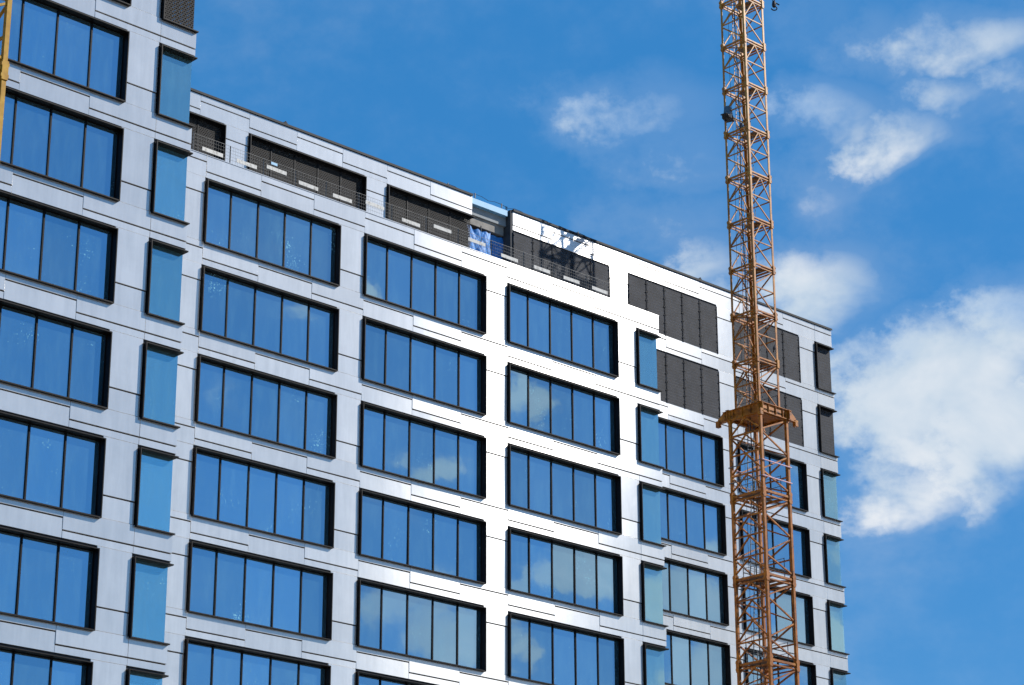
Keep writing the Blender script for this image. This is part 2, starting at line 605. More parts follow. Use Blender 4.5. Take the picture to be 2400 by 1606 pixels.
# cladding panels -------------------------------------------------
PANELS = []                                  # (area on screen, name, x0, x1, z0, z1, y face, thickness)
def panel(name, x0, x1, z0, z1, yface, proud=0.0):
    g = .0035
    x0 += g
    x1 -= g
    cx, cz = (x0 + x1) / 2, (z0 + z1) / 2
    a, b, c, d = proj((x0, yface, z0)), proj((x1, yface, z0)), proj((x1, yface, z1)), proj((x0, yface, z1))
    area = .5 * abs((c[0] - a[0]) * (d[1] - b[1]) - (d[0] - b[0]) * (c[1] - a[1]))
    us = [q[0] for q in (a, b, c, d)]
    vs_ = [q[1] for q in (a, b, c, d)]
    vis = max(us) > 0 and min(us) < 2400 and max(vs_) > 0 and min(vs_) < 1606
    PANELS.append((area if vis else 0.0, name, x0, x1, z0, z1, yface - proud))
PT = .055
def emit_panels():
    counts = {}
    rest = MB()
    for a, name, x0, x1, z0, z1, yf in sorted(PANELS, key=lambda p: -p[0]):
        if a > 0 and counts.get(name, 0) < 300:
            counts[name] = counts.get(name, 0) + 1
            w, h = round(x1 - x0, 3), round(z1 - z0, 3)
            def f():
                m = MB()
                c = .006
                fr = [(-w / 2 + c, 0, -h / 2 + c), (w / 2 - c, 0, -h / 2 + c), (w / 2 - c, 0, h / 2 - c), (-w / 2 + c, 0, h / 2 - c)]
                md = [(-w / 2, c, -h / 2), (w / 2, c, -h / 2), (w / 2, c, h / 2), (-w / 2, c, h / 2)]
                bk = [(p[0], PT, p[2]) for p in md]
                m.v = fr + md + bk
                m.f = [(0, 1, 2, 3)]
                for o_ in (0, 4):
                    for k in range(4):
                        j = (k + 1) % 4
                        m.f.append((o_ + k, o_ + 4 + k, o_ + 4 + j, o_ + j))
                m.mi = [0] * len(m.f)
                return m.mesh('cladding_panel', 'silver_cladding')
            me = cached(('panel', w, h), f)
            put(name, me, ((x0 + x1) / 2, yf, (z0 + z1) / 2), BLD, (rad(rnd.uniform(-.25, .25)), 0, rad(rnd.uniform(-.22, .22))))
        else:
            rest.box((x0 - 12.0, yf - 10.0, z0), (x1 - 12.0, yf + PT - 10.0, z1))
    o = put('cladding_remainder', rest.mesh('cladding_remainder', 'silver_cladding'), (12.0, 10.0, 0.0), BLD)
    o['kind'] = 'stuff'
    print('panels', counts)

LOW, UPP, GAP = .35, .765, .046
def band(xs, r, y, types, top=1.06, bot=.11, name='spandrel_panel'):
    """panels between consecutive joints xs above the window head of row r; types[i] is 'L' or 'U' for where the shadow gap runs"""
    z = ZT(r)
    yw = y + WALL
    for i in range(len(xs) - 1):
        q = LOW if types[i] == 'L' else UPP
        panel(name, xs[i], xs[i + 1], z + q + GAP, z + top - .006, yw, .014)
        panel(name, xs[i], xs[i + 1], z + bot + .006, z + q, yw, .0)
def pier(x0, x1, r, y, kind):
    z = ZT(r)
    yw = y + WALL
    q = -.60 if kind == 'U' else -1.90
    panel('pier_panel', x0 - .02, x1 - .035, z + q + GAP, z + .11 - .006, yw, .014)
    panel('pier_panel', x0 - .02, x1 - .035, z - 2.64 + .006, z + q, yw, .0)

BASE_ROW = 11
# wing A (left, nearest) ------------------------------------------
A_L1, A_L0 = -9.57 - WW - P, -9.57 - WW
A_C = -8.195
A_END = A_C + CW
# wing B (middle) --------------------------------------------------
B_C = 24.705
B_END = B_C + CW
# slab C (far, highest row -1) ------------------------------------
C_2 = 41.17
C_C = 48.04
C_END = C_C + CW
def grid(x_end, n, step=2.747):
    return [x_end - step * (n - i) for i in range(n + 1)]

# --- A
ja = grid(A_C + .005, 8)
ta = ['L' if (8 - i) % 2 else 'U' for i in range(8)]
for r in range(-1, BASE_ROW + 1):
    band(ja, r, YA, ta)
    band([A_C + .005, A_END], r, YA, ['L'], name='corner_panel')
    fill = 'open_mesh' if r <= 0 else 'glass'
    det = onscreen(A_L0 + WW, YA, ZT(r) - 1.3, 260) and r >= 0
    window(A_L0, YA, r, 5, det, fill if det else 'glass')
    window(A_L1, YA, r, 5, False)
    pier(A_L0 + WW, A_C, r, YA, 'L')
    pier(A_L1 + WW, A_L0, r, YA, 'U')
    corner_window(A_C, YA, r, det, fill)
# --- B
jb = [-2.74] + [.005 + 2.747 * k for k in range(10)]
jb[-1] = B_C + .005
tb = ['U'] + ['L' if k % 2 == 0 else 'U' for k in range(9)]
for r in range(1, BASE_ROW + 1):
    band(jb, r, YB, tb)
    band([B_C + .005, B_END], r, YB, ['L'], name='corner_panel')
    det = r <= 7
    for k in range(3):
        window(P * k, YB, r, 5, det)
    corner_window(B_C, YB, r, det)
    pier(-2.70, 0.0, r, YB, 'U')
    pier(WW, P, r, YB, 'L')
    pier(P + WW, 2 * P, r, YB, 'U')
    pier(2 * P + WW, B_C, r, YB, 'L')
# --- C, roof storey along the whole length
OPEN0, OPEN1 = 22.02, 24.74                  # cladding not yet fitted here
jc = [.0 + 2.747 * k - 2.747 for k in range(17)]           # -2.7 .. 41.2
tcx = ['L' if (k - 1) % 2 else 'U' for k in range(16)]
for k in range(16):
    if not (jc[k] > OPEN0 - .5 and jc[k + 1] < OPEN1 + .5):
        band([jc[k], jc[k + 1]], -1, YC, [tcx[k]], top=1.10, name='parapet_panel')
band([jc[-1], 42.60, 45.35, C_C + .05, C_END], -1, YC, ['U', 'L', 'U', 'U'], top=1.10, name='parapet_panel')
for k in range(5):
    x = P * k
    if k < 2:
        window(x, YC, -1, 5, True, 'open_mesh')
    elif k == 2:
        pass
    if k < 4 and k != 2:
        pier(x + WW, x + P, -1, YC, 'U')
# bay with missing cladding: frame and three and a half mesh screens are in place
def open_bay():
    m = MB()
    t = .045
    h = WH
    w = OPEN0 - 2 * P
    m.box((0, .012, -h), (t, .42, 0))
    m.box((t, .012, -t), (w, .42, 0))
    m.box((t, .012, -h), (w, .42, -h + t))
    m.box((0, 0, -h), (.035, .012, 0), 1)
    m.box((.035, 0, -.035), (w, .012, 0), 1)
    wo_ = put('window', m.mesh('window_frame', 'dark_frame', 'frame_edge'), (2 * P, YC, ZT(-1)), BLD)
    wo_['label'] = 'unfinished mesh screened opening beside the blue tarpaulin'
    hh = h - .09
    for i in range(4):
        a = max(2 * P + .045, 2 * P + i * PW)
        b = min(OPEN0 - .02, 2 * P + (i + 1) * PW)
        put('mesh_screen', pane_mesh(round(b - a - .01, 3), hh, 'open_mesh'), ((a + b) / 2, YC + GL - .02, ZT(-1) - h / 2), wo_, (0, 0, rad(rnd.uniform(-.4, .4))))
        if i:
            put('mullion', mullion_mesh(hh), (2 * P + i * PW, YC + GL - .055, ZT(-1) - .045), wo_)
open_bay()
# flush mesh screens without frames
def flush_screens(x, n, r):
    w = PW * n
    z = ZT(r)
    def back():
        m = MB()
        for i in range(n + 1):
            xx = min(max(i * PW, .03), w - .03)
            m.box((xx - .03, .02, -WH + .02), (xx + .03, .08, -.02))
        return m.mesh('screen_rail', 'mullion_metal')
    part = put('screen_wall', cached(('rails', n), back), (x, YC + WALL - .02, z), BLD)
    for i in range(n):
        def scr():
            m = MB()
            hw = PW / 2 - .006
            m.box((-hw, 0, -WH / 2), (hw, .02, WH / 2))
            for s_ in (-1, 1):               # bolted flange with clips
                m.box((s_ * (hw - .02) - .018, -.03, -WH / 2), (s_ * (hw - .02) + .018, 0, WH / 2))
                for j in range(6):
                    zz = -WH / 2 + .2 + j * .46
                    m.box((s_ * (hw - .05) - .03, -.045, zz), (s_ * (hw - .05) + .03, -.0305, zz + .05), 1)
            return m.mesh('mesh_screen', 'screen_mesh', 'mullion_metal')
        put('mesh_screen', cached('flush_screen', scr), (x + (i + .5) * PW, YC + WALL - .02, z - WH / 2), part)
flush_screens(3 * P, 5, -1)
for r in (-1, 0):
    flush_screens(4 * P, 5, r)
    flush_screens(C_2, 4, r)
    corner_window(C_C, YC, r, True, 'screen_mesh')
    pier(4 * P + WW, C_2, r, YC, 'U')
    pier(C_2 + PW * 4, C_C, r, YC, 'U')
# rows below on C
jd = [30.23, 32.98, 35.77, 38.52, 41.22, 42.60, 45.35, C_C + .05]
td = ['U', 'U', 'L', 'U', 'L', 'L', 'U']
for r in range(0, BASE_ROW + 1):
    band(jd, r, YC, td)
    band([C_C + .05, C_END], r, YC, ['U'], name='corner_panel')
    if r >= 1:
        det = r <= 6
        window(4 * P, YC, r, 5, det)
        window(C_2, YC, r, 4, det)
        corner_window(C_C, YC, r, det)
        pier(4 * P + WW, C_2, r, YC, 'U')
        pier(C_2 + PW * 4, C_C, r, YC, 'U')
    pier(4 * P - 2.7, 4 * P, r, YC, 'U')
emit_panels()

# structure behind the cladding: bands, piers, slabs, cores
def wall_part(y, x0, x1, rows, opens, depth_back, top_extra=0.0, side_x=None):
    """opens: list of (a, b) openings in every row"""
    m = MB()
    f0, f1 = y + WALL + PT + .012, y + WALL + .36
    ox, oy = 12.0, 10.0
    def bx(a, b, mi=0):
        m.box((a[0] - ox, a[1] - oy, a[2]), (b[0] - ox, b[1] - oy, b[2]), mi)
    for r in rows:
        z = ZT(r)
        bx((x0, f0, z - .02), (x1, f1, z + 1.02))
        e = sorted(opens)
        edges = [x0] + [v for ab in e for v in ab] + [x1]
        for i in range(0, len(edges), 2):
            if edges[i + 1] - edges[i] > .05:
                bx((edges[i] - .0 if i else edges[i], f0 + .002, z - WH + .02), (edges[i + 1], f1 - .002, z - .02))
    zb = ZT(rows[-1]) - WH
    bx((x0, f0, .0), (x1, f1, zb + .02))
    put('wall', m.mesh('wall', 'backing'), (ox, oy, 0), BLD)
    for r in rows:
        z = ZT(r)
        s = MB()
        s.box((x0 + .05 - ox, f1 - oy, z + .25), (x1 - .06 - ox, y + depth_back - oy, z + .95))
        put('floor_slab', s.mesh('floor_slab', 'ceiling'), (ox, oy, 0), BLD)
    c = MB()
    c.box((x0 - ox, y + 6.0 - oy, 0), (x1 - 3.6 - ox, y + 6.3 - oy, ZT(rows[0]) + .25))
    for i in range(int((x1 - x0) / P) + 1):
        xx = x1 - 2.2 - i * P
        if xx > x0 + .5:
            c.box((xx - .25 - ox, y + 2.2 - oy, 0), (xx + .25 - ox, y + 2.7 - oy, ZT(rows[0]) + .25))
    put('core_wall', c.mesh('core_wall', 'core'), (ox, oy, 0), BLD)

rowsA = list(range(-1, BASE_ROW + 1))
wall_part(YA, A_L1 - 1.4, A_END, rowsA, [(A_L1 + .03, A_L1 + WW - .03), (A_L0 + .03, A_L0 + WW - .03), (A_C + .03, A_END)], P)
rowsB = list(range(1, BASE_ROW + 1))
wall_part(YB, -6.6, B_END, rowsB, [(P * k + .03, P * k + WW - .03) for k in range(3)] + [(B_C + .03, B_END)], P)
rowsC = list(range(0, BASE_ROW + 1))
wall_part(YC, B_END + .1, C_END, rowsC, [(4 * P + .03, 4 * P + WW - .03), (C_2 + .03, C_2 + 4 * PW - .03), (C_C + .03, C_END)], 15.0)
# roof storey of C
def roof_storey():
    ox, oy = 12.0, 10.0
    z = ZT(-1)
    y = YC
    f0, f1 = y + WALL + PT + .012, y + WALL + .36
    m = MB()
    def bx(a, b):
        m.box((a[0] - ox, a[1] - oy, a[2]), (b[0] - ox, b[1] - oy, b[2]))
    bx((-6.6, f0, z - .02), (OPEN0 - .01, f1, z + 1.13))
    bx((OPEN1 + .01, f0, z - .02), (C_END, f1, z + 1.13))
    prev = -6.6
    opens = [(P * k + .03, P * k + WW - .03) for k in range(2)] + [(2 * P + .03, OPEN1 - .03)] + [(P * k + .03, P * k + WW - .03) for k in (3, 4)] + [(C_2 + .03, C_2 + 4 * PW - .03), (C_C + .03, C_END)]
    for a, b in opens:
        if a - prev > .05:
            bx((prev, f0 + .002, z - WH + .02), (a, f1 - .002, z - .02))
        prev = b
    # wall behind the terrace below the roof storey
    bx((-6.6, f0, ZT(0) - WH), (B_END + .1, f1, z - WH + .02))
    put('wall', m.mesh('wall', 'backing'), (ox, oy, 0), BLD)
    s = MB()
    s.box((-6.6 - ox, f1 - oy, z + .35), (C_END - .05 - ox, y + 15 - oy, z + .98))
    put('roof_slab', s.mesh('roof_slab', 'ceiling'), (ox, oy, 0), BLD)
    c = MB()
    c.box((-6.6 - ox, y + 3.5 - oy, ZT(0)), (C_END - 3.6 - ox, y + 3.8 - oy, z + .35))
    put('core_wall', c.mesh('core_wall', 'concrete'), (ox, oy, 0), BLD)
    # coping
    k = MB()
    for a, b in ((-6.6, OPEN0 - .03), (OPEN1 - .01, C_END + .02)):
        k.box((a - ox, y + WALL - .06 - oy, z + 1.14), (b - ox, y + WALL + .55 - oy, z + 1.225))
        k.box((a - ox, y + WALL - .075 - oy, z + 1.105), (b - ox, y + WALL - .055 - oy, z + 1.21))
    put('coping', k.mesh('coping', 'coping'), (ox, oy, 0), BLD)
    # unfinished opening: downstand beam, insulation strip, jamb
    d = MB()
    d.box((OPEN0 - .3 - ox, y + .62 - oy, z - .12), (OPEN1 - .2 - ox, y + 1.02 - oy, z + .75))
    put('concrete_beam', d.mesh('concrete_beam', 'concrete'), (ox, oy, 0), BLD)['label'] = 'bare grey concrete beam in the unclad gap'
    d = MB()
    d.box((OPEN0 + .03 - ox, y + .25 - oy, z + .80), (OPEN1 - .26 - ox, y + .60 - oy, z + 1.10))
    put('membrane_strip', d.mesh('membrane_strip', 'pale_board'), (ox, oy, 0), BLD)['label'] = 'pale blue membrane strip along the unclad roof edge'
    d = MB()
    d.box((OPEN1 - .16 - ox, y + .16 - oy, z - WH), (OPEN1 - .012 - ox, y + 1.1 - oy, z + 1.16))
    put('jamb', d.mesh('jamb', 'backing'), (ox, oy, 0), BLD)
    for dx in (.05, .12):
        d = MB()
        d.tube([(0, 0, 0), (0, 0, .30)], .018)
        put('anchor_bolt', d.mesh('anchor_bolt', 'coping'), (OPEN1 - dx - .03, y + .5, z + 1.16), BLD)
    d = MB()
    d.tube([(0, 0, -2.6), (0, 0, .0)], .03)
    put('prop', d.mesh('prop', 'galvanised'), (22.85, y + .45, z - .12), BLD)
roof_storey()
# terrace deck of B, parapet cap, end walls
def caps():
    ox, oy = 12.0, 10.0
    z = ZT(1) + 1.06
    m = MB()
    m.box((-6.6 - ox, WALL + .36 - oy, z - .35), (B_END - .05 - ox, YC + WALL - .02 - oy, z - .12))
    put('terrace_deck', m.mesh('terrace_deck', 'concrete'), (ox, oy, 0), BLD)
    m = MB()
    m.box((-6.6 - ox, WALL - .032 - oy, z + .001), (B_END + .01 - ox, WALL + .40 - oy, z + .028))
    put('parapet_cap', m.mesh('parapet_cap', 'silver_cladding'), (ox, oy, 0), BLD)
    for x, y, r0, y1 in ((A_END, YA, -1, YB + WALL), (B_END, YB, 1, YC + WALL), (C_END, YC, -1, YC + 15)):
        s = MB()
        for r in range(r0, BASE_ROW + 1):
            zz = ZT(r)
            s.box((x - .10 - ox, y + WALL + .37 - oy, zz + .001), (x - .004 - ox, y1 - oy, zz + 1.0))
            s.box((x - .10 - ox, y + 1.78 - oy, zz - WH + .001), (x - .006 - ox, y1 - oy, zz))
        s.box((x - .10 - ox, y + WALL + .37 - oy, 0), (x - .004 - ox, y1 - oy, ZT(BASE_ROW) - WH))
        put('end_wall', s.mesh('end_wall', 'silver_cladding'), (ox, oy, 0), BLD)
    # wing A parapet and roof (above the picture)
    s = MB()
    s.box((A_L1 - 1.4 - ox, YA + WALL - .05 - oy, ZT(-1) + 1.07), (A_END - ox, YA + WALL + .5 - oy, ZT(-1) + 1.2))
    put('coping', s.mesh('coping', 'coping'), (ox, oy, 0), BLD)
    s = MB()
    s.box((A_L1 - 1.4 - ox, YC + 14.9 - oy, 0), (C_END - ox, YC + 15.2 - oy, ZT(-1) + 1.0))
    put('rear_wall', s.mesh('rear_wall', 'silver_cladding'), (ox, oy, 0), BLD)
caps()
# safety line on the roof edge near the gap
def roof_line():
    m = MB()
    z = ZT(-1) + 1.22
    pts = []
    for i in range(24):
        x = 20.6 + i * .45
        pts.append((x, 0, .16 + .05 * math.sin(i * 1.9) + (.05 if i % 5 == 0 else 0)))
    m.tube(pts, .012, 5)
    for i in range(0, 24, 4):
        m.box((pts[i][0] - .02, -.02, 0), (pts[i][0] + .02, .02, pts[i][2] + .05))
    o = put('safety_line', m.mesh('safety_line', 'black_rubber'), (0, YC + WALL + .25, z), None)
    tag(o, 'thin dark safety line on short stanchions along the roof edge above the gap', 'safety line')
roof_line()
for x in (10.3, 38.6):
    m = MB()
    m.box((-.10, -.03, 0), (.10, .03, .07))
    m.box((-.03, -.04, .07), (.03, .04, .12))
    put('roof_clamp', m.mesh('roof_clamp', 'coping'), (x, YC + WALL + .0, ZT(-1) + 1.225), BLD)

# ------------------------------------------------------------------ edge barriers on the terrace
POSTS = [-2.3, -.62, 1.21, 2.91, 4.58, 6.20, 7.98, 9.81, 11.76, 13.63, 15.6, 17.59, 19.48, 21.54, 23.27]
BOARDS = {1: (-.21, -2.34), 2: (1.5, -2.33), 3: (3.03, -2.12), 4: (4.7, -2.31), 5: (6.52, -2.34), 6: (8.3, -2.12), 7: (10.33, -2.33), 8: (12.14, -2.10),
          9: (14.17, -2.13), 10: (16.14, -2.33), 11: (18.15, -2.33), 12: (20.02, -2.33), 13: (21.86, -2.33)}
ORD = {1: 'first', 2: 'second', 3: 'third', 4: 'fourth', 5: 'fifth', 6: 'sixth', 7: 'seventh', 8: 'eighth', 9: 'ninth', 10: 'tenth', 11: 'eleventh', 12: 'twelfth', 13: 'last'}
FY = YB + WALL + .10
FZ = ZT(1) + 1.089
for i in range(1, 14):
    a, b = POSTS[i], POSTS[i + 1]
    w = b - a
    root = put('edge_barrier', None, (a, FY, FZ))
    side = 'white board raised' if i in (3, 6, 8, 9) else 'white board set low'
    tag(root, f'{ORD[i]} wire mesh terrace barrier from the tall left wing, {side}', 'barrier', 'mesh barriers along the terrace edge')
    top = ZO - 1.83 - FZ + rnd.uniform(-.02, .02)
    m = MB()
    m.tube([(0, 0, 0), (0, 0, top + .03)], .024)
    m.box((-.05, -.03, 0), (.05, .03, .012))
    put('post', m.mesh('post', 'galvanised'), (a, FY, FZ), root)
    if i == 13:
        put('post', m.mesh('post', 'black_rubber'), (b, FY, FZ), root)
    m = MB()
    nx = max(8, int(w / .12))
    for k in range(nx + 1):
        x = w * k / nx
        m.box((x - .0022, -.0022, .03), (x + .0022, .0022, top))
    for k in range(6):
        z = .04 + (top - .05) * k / 5
        h = .006 if k in (0, 5) else .003
        m.box((0, -.012, z - h), (w, -.003, z + h))
    put('wire_mesh', m.mesh('wire_mesh', 'galvanised'), (a, FY - .03, FZ), root)
    bx, bz = BOARDS[i]
    m = MB()
    m.box((0, -.02, -.16), (1.02, 0, .0))
    put('board', m.mesh('board', 'barrier_board'), (bx, FY - .05, ZO + bz + .05), root, (0, rad(rnd.uniform(-.8, 1.2)), 0))
    if i == 3:
        m = MB()
        m.box((0, -.01, 0), (.32, 0, .11))
        put('tag_plate', m.mesh('tag_plate', 'tarp_green'if 'tarp_green' in MATS else 'pale_board'), (3.25, FY - .05, ZO - 1.98), root)

# ------------------------------------------------------------------ tarpaulins
def sheet(name, x0, x1, zt, zb, y, amp, seed, mat, edge):
    r_ = random.Random(seed)
    nx, nz = 34, 34
    m = MB()
    ph = [(r_.uniform(2, 9), r_.uniform(-7, 7), r_.uniform(0, 6.28), r_.uniform(.3, 1)) for _ in range(9)]
    for j in range(nz + 1):
        for i in range(nx + 1):
            u, v = i / nx, j / nz
            sag = edge * (4 * u * (1 - u)) * (1 - v) + edge * .35 * math.sin(u * 19 + seed) * (1 - v)
            x = x0 + (x1 - x0) * u + .10 * math.sin(v * 5 + seed) * (u - .3)
            z = zt - sag + (zb - zt) * v + .10 * math.sin(u * 7 + seed)*v
            d = sum(a * (1 - abs(math.sin(fx * u + fz * v * .8 + p))) for fx, fz, p, a in ph) / 4
            m.v.append((x - x0, d * amp, z - zt))
    for j in range(nz):
        for i in range(nx):
            a = j * (nx + 1) + i
            m.f.append((a, a + nx + 1, a + nx + 2, a + 1))
            m.mi.append(0)
    o = put(name, m.mesh(name, mat), (x0, y, zt))
    md = o.modifiers.new('thickness', 'SOLIDIFY')
    md.thickness = .006
    return o
tag(sheet('tarpaulin', 21.95, 23.5, ZO + 3.42, ZO + 1.2, YC + .26, .26, 3, 'tarp_blue', .16), 'crumpled bright blue tarpaulin hung in the unclad roof storey gap', 'tarpaulin')
tag(sheet('tarpaulin', 23.25, 24.72, ZO + 3.52, ZO + 1.2, YC + .66, .16, 8, 'tarp_blue', .04), 'shaded dark blue tarpaulin behind the crumpled bright one, beside the jamb', 'tarpaulin')

# ------------------------------------------------------------------ tower crane
CX, CY = 36.385, 2.889
UW = 1.530 / 2
LW = 1.972 / 2
Z0 = 15.956 + ZO
US = 2.5415
LS = 4.207
LZ0 = -8.840 + LS + ZO                       # head of the first wide section
def cmesh(key, fn, *mats):
    def f():
        m = MB()
        fn(m)
        return m.mesh(key[0], *(mats or ('crane_paint',)))
    return cached(('crane',) + key, f)
CORN = {'L': (-1, 1), 'N': (-1, -1), 'R': (1, -1), 'F': (1, 1)}
def cp(k, h, z):
    return Vector((CORN[k][0] * h, CORN[k][1] * h, z))
def lerp(a, b, t):
    return a * (1 - t) + b * t
def bars(parent, base, key, segs, name, wd, mat='crane_paint'):
    for i, (p, q) in enumerate(segs):
        me = cmesh((name, key, i), lambda m, p=p, q=q: m.beam(p, q, wd, wd), mat)
        put(name, me, base, parent)
def mast_upper(root, k, style, ladder=True, cx=CX, cy=CY):
    h = UW
    base = (cx, cy, Z0 - US * k)
    def ring(m):
        for a, b in (('L', 'N'), ('N', 'R'), ('R', 'F'), ('F', 'L')):
            p, q = cp(a, h, 0), cp(b, h, 0)
            m.beam(p, q, .09, .075)
            m.beam(p - Vector((0, 0, .15)), q - Vector((0, 0, .15)), .07, .05)
        m.beam(cp('L', h, -.02), cp('R', h, -.02), .05, .05)
    sec = put('mast_section', cmesh(('ring', 'U'), ring), base, root)
    for c in 'LNRF':
        sx, sy = CORN[c]
        def leg(m, c=c, sx=sx, sy=sy):
            p = cp(c, h, 0)
            t, w = .022, .125
            # angle section opening inwards
            x0, x1 = sorted((p.x + sx * .04, p.x + sx * .04 - sx * w))
            y0, y1 = sorted((p.y + sy * .04, p.y + sy * .04 - sy * w))
            xo = p.x + sx * .04
            yo = p.y + sy * .04
            m.box((x0, min(yo, yo - sy * t), -US), (x1, max(yo, yo - sy * t), 0))
            m.box((min(xo, xo - sx * t), min(y0 + (t if sy < 0 else 0), y1), -US), (max(xo, xo - sx * t), y1 - (t if sy > 0 else 0), 0))
        put('leg', cmesh(('leg', 'U', c), leg), base, sec)
        def sleeve(m, c=c):
            p = cp(c, h, 0)
            m.box((p.x - .078, p.y - .078, -.24), (p.x + .078, p.y + .078, .20))
            for s1 in (-1, 1):
                m.box((p.x + s1 * .088 - .008, p.y - .09, -.18), (p.x + s1 * .088 + .008, p.y + .09, -.10))
                m.box((p.x + s1 * .088 - .008, p.y - .09, .06), (p.x + s1 * .088 + .008, p.y + .09, .14))
        put('sleeve', cmesh(('sleeve', 'U', c), sleeve), base, sec)
    z1, z2 = -US * .5, -US + .06
    zt = -.14
    mid = lambda a, b, z: lerp(cp(a, h, z), cp(b, h, z), .5)
    segs = []
    if style == 1:
        segs += [(mid('N', 'R', zt), cp('N', h, z1)), (mid('N', 'R', zt), cp('R', h, z1))]
    else:
        segs += [(cp('R', h, zt), cp('N', h, z1 + .1))]
    segs += [(cp('N', h, z1), cp('R', h, z1)), (cp('N', h, z1 - .03), cp('R', h, z2))]
    segs += [(mid('F', 'L', zt), cp('L', h, z1)), (mid('F', 'L', zt), cp('F', h, z1)), (cp('L', h, z1 - .08), cp('F', h, z1 - .08)),
             (mid('F', 'L', z1 - .1), cp('L', h, z2)), (mid('F', 'L', z1 - .1), cp('F', h, z2))]
    segs += [(cp('N', h, zt), cp('L', h, z1)), (cp('L', h, z1), cp('N', h, z1)), (cp('L', h, z1 - .08), cp('N', h, z2))]
    segs += [(cp('R', h, zt), cp('F', h, z1)), (cp('R', h, z1), cp('F', h, z1))]
    bars(sec, base, 'U%d' % style, segs, 'brace', .054)
    def plate(m):
        m.box((.05, -h + .1, .04), (h - .1, h - .25, .06))
    put('platform', cmesh(('platform', 'U'), plate, 'grating'), base, sec)
    def lad(m):
        a, b = Vector((-.28, .30, -US + .05)), Vector((-.02, .45, .55))
        o = Vector((.17, -.02, 0))
        m.beam(a - o, b - o, .028)
        m.beam(a + o, b + o, .028)
        for i in range(10):
            p = lerp(a, b, (i + .5) / 10)
            m.beam(p - o, p + o, .018)
    put('ladder', cmesh(('ladder', 'U'), lad, 'crane_paint'), base, sec)
    return sec

def mast_lower(root, k, cx=CX, cy=CY, z0=None, h=LW, mat='crane_paint'):
    z0 = LZ0 if z0 is None else z0
    base = (cx, cy, z0 - LS * k)
    tagk = 'W%.2f' % h
    def ring(m):
        for a, b in (('L', 'N'), ('N', 'R'), ('R', 'F'), ('F', 'L')):
            p, q = cp(a, h, 0), cp(b, h, 0)
            m.beam(p, q, .12, .11)
            m.beam(p - Vector((0, 0, .22)), q - Vector((0, 0, .22)), .08, .06)
        m.beam(cp('L', h, -.03), cp('R', h, -.03), .06, .06)
        m.beam(cp('N', h, -.05), cp('F', h, -.05), .06, .06)
    sec = put('mast_section', cmesh(('ring', tagk), ring, mat), base, root)
    for c in 'LNRF':
        def leg(m, c=c):
            p = cp(c, h, 0)
            m.box((p.x - .072, p.y - .072, -LS), (p.x + .072, p.y + .072, 0))
        put('leg', cmesh(('leg', tagk, c), leg, mat), base, sec)
        def sleeve(m, c=c):
            p = cp(c, h, 0)
            m.box((p.x - .10, p.y - .10, -.34), (p.x + .10, p.y + .10, .24))
            for s1 in (-1, 1):
                m.box((p.x + s1 * .112 - .012, p.y - .10, -.26), (p.x + s1 * .112 + .012, p.y + .10, -.16))
                m.box((p.x + s1 * .112 - .012, p.y - .10, .08), (p.x + s1 * .112 + .012, p.y + .10, .18))
        put('sleeve', cmesh(('sleeve', tagk, c), sleeve, mat), base, sec)
    zs = [-.2, -LS * .25 - .05, -LS * .5, -LS * .75, -LS + .22]
    segs = []
    fl = True
    for a, b in (('N', 'R'), ('L', 'F'), ('F', 'R')):       # zigzag faces
        for i in range(4):
            p, q = (b, a) if (i % 2 == 0) else (a, b)
            segs.append((cp(p, h, zs[i] - .04), cp(q, h, zs[i + 1] + .04)))
    segs.append((cp('F', h, zs[1]), cp('L', h, zs[1])))
    segs.append((cp('F', h, zs[3]), cp('R', h, zs[3])))
    for i in range(4):                                       # K bracing on the face towards -X
        mp = lerp(cp('L', h, zs[i] - .05), cp('N', h, zs[i] - .05), .5)
        segs += [(mp, cp('L', h, zs[i + 1] + .06)), (mp, cp('N', h, zs[i + 1] + .06))]
        if i < 3:
            segs.append((cp('L', h, zs[i + 1]), cp('N', h, zs[i + 1])))
    bars(sec, base, tagk, segs, 'brace', .070, mat)
    def plate(m):
        m.box((-h + .15, -h + .2, .07), (-.1, h - .2, .10))
        m.box((.05, .0, .07), (h - .15, h - .2, .10))
    put('platform', cmesh(('platform', tagk), plate, 'grating'), base, sec)
    def lad(m):
        a, b = Vector((-.40, .35, -LS + .1)), Vector((.05, .45, .75))
        o = Vector((.20, -.02, 0))
        m.beam(a - o, b - o, .035)
        m.beam(a + o, b + o, .035)
        for i in range(15):
            p = lerp(a, b, (i + .5) / 15)
            m.beam(p - o, p + o, .02)
        for i in range(3):                   # safety hoops
            p = lerp(a, b, .35 + .2 * i)
            pts = [p + Vector((-.25 + .5 * j / 8, -.38 * math.sin(PI * j / 8), 0)) for j in range(9)]
            m.tube(pts, .014, 5)
    put('ladder', cmesh(('ladder', tagk), lad, 'lamp_grey'), base, sec)
    def rail(m):
        for sx in (-1, 1):
            m.beam((sx * (h - .25), -h + .3, .1), (sx * (h - .25), -h + .3, 1.15), .03)
            m.beam((sx * (h - .25), h - .3, .1), (sx * (h - .25), h - .3, 1.15), .03)
            for z in (.6, 1.12):
                m.beam((sx * (h - .25), -h + .3, z), (sx * (h - .25), h - .3, z), .025)
        for z in (.6, 1.12):
            m.beam((-h + .25, h - .3, z), (h - .25, h - .3, z), .025)
    put('railing', cmesh(('railing', tagk), rail, 'lamp_grey'), base, sec)
    return sec

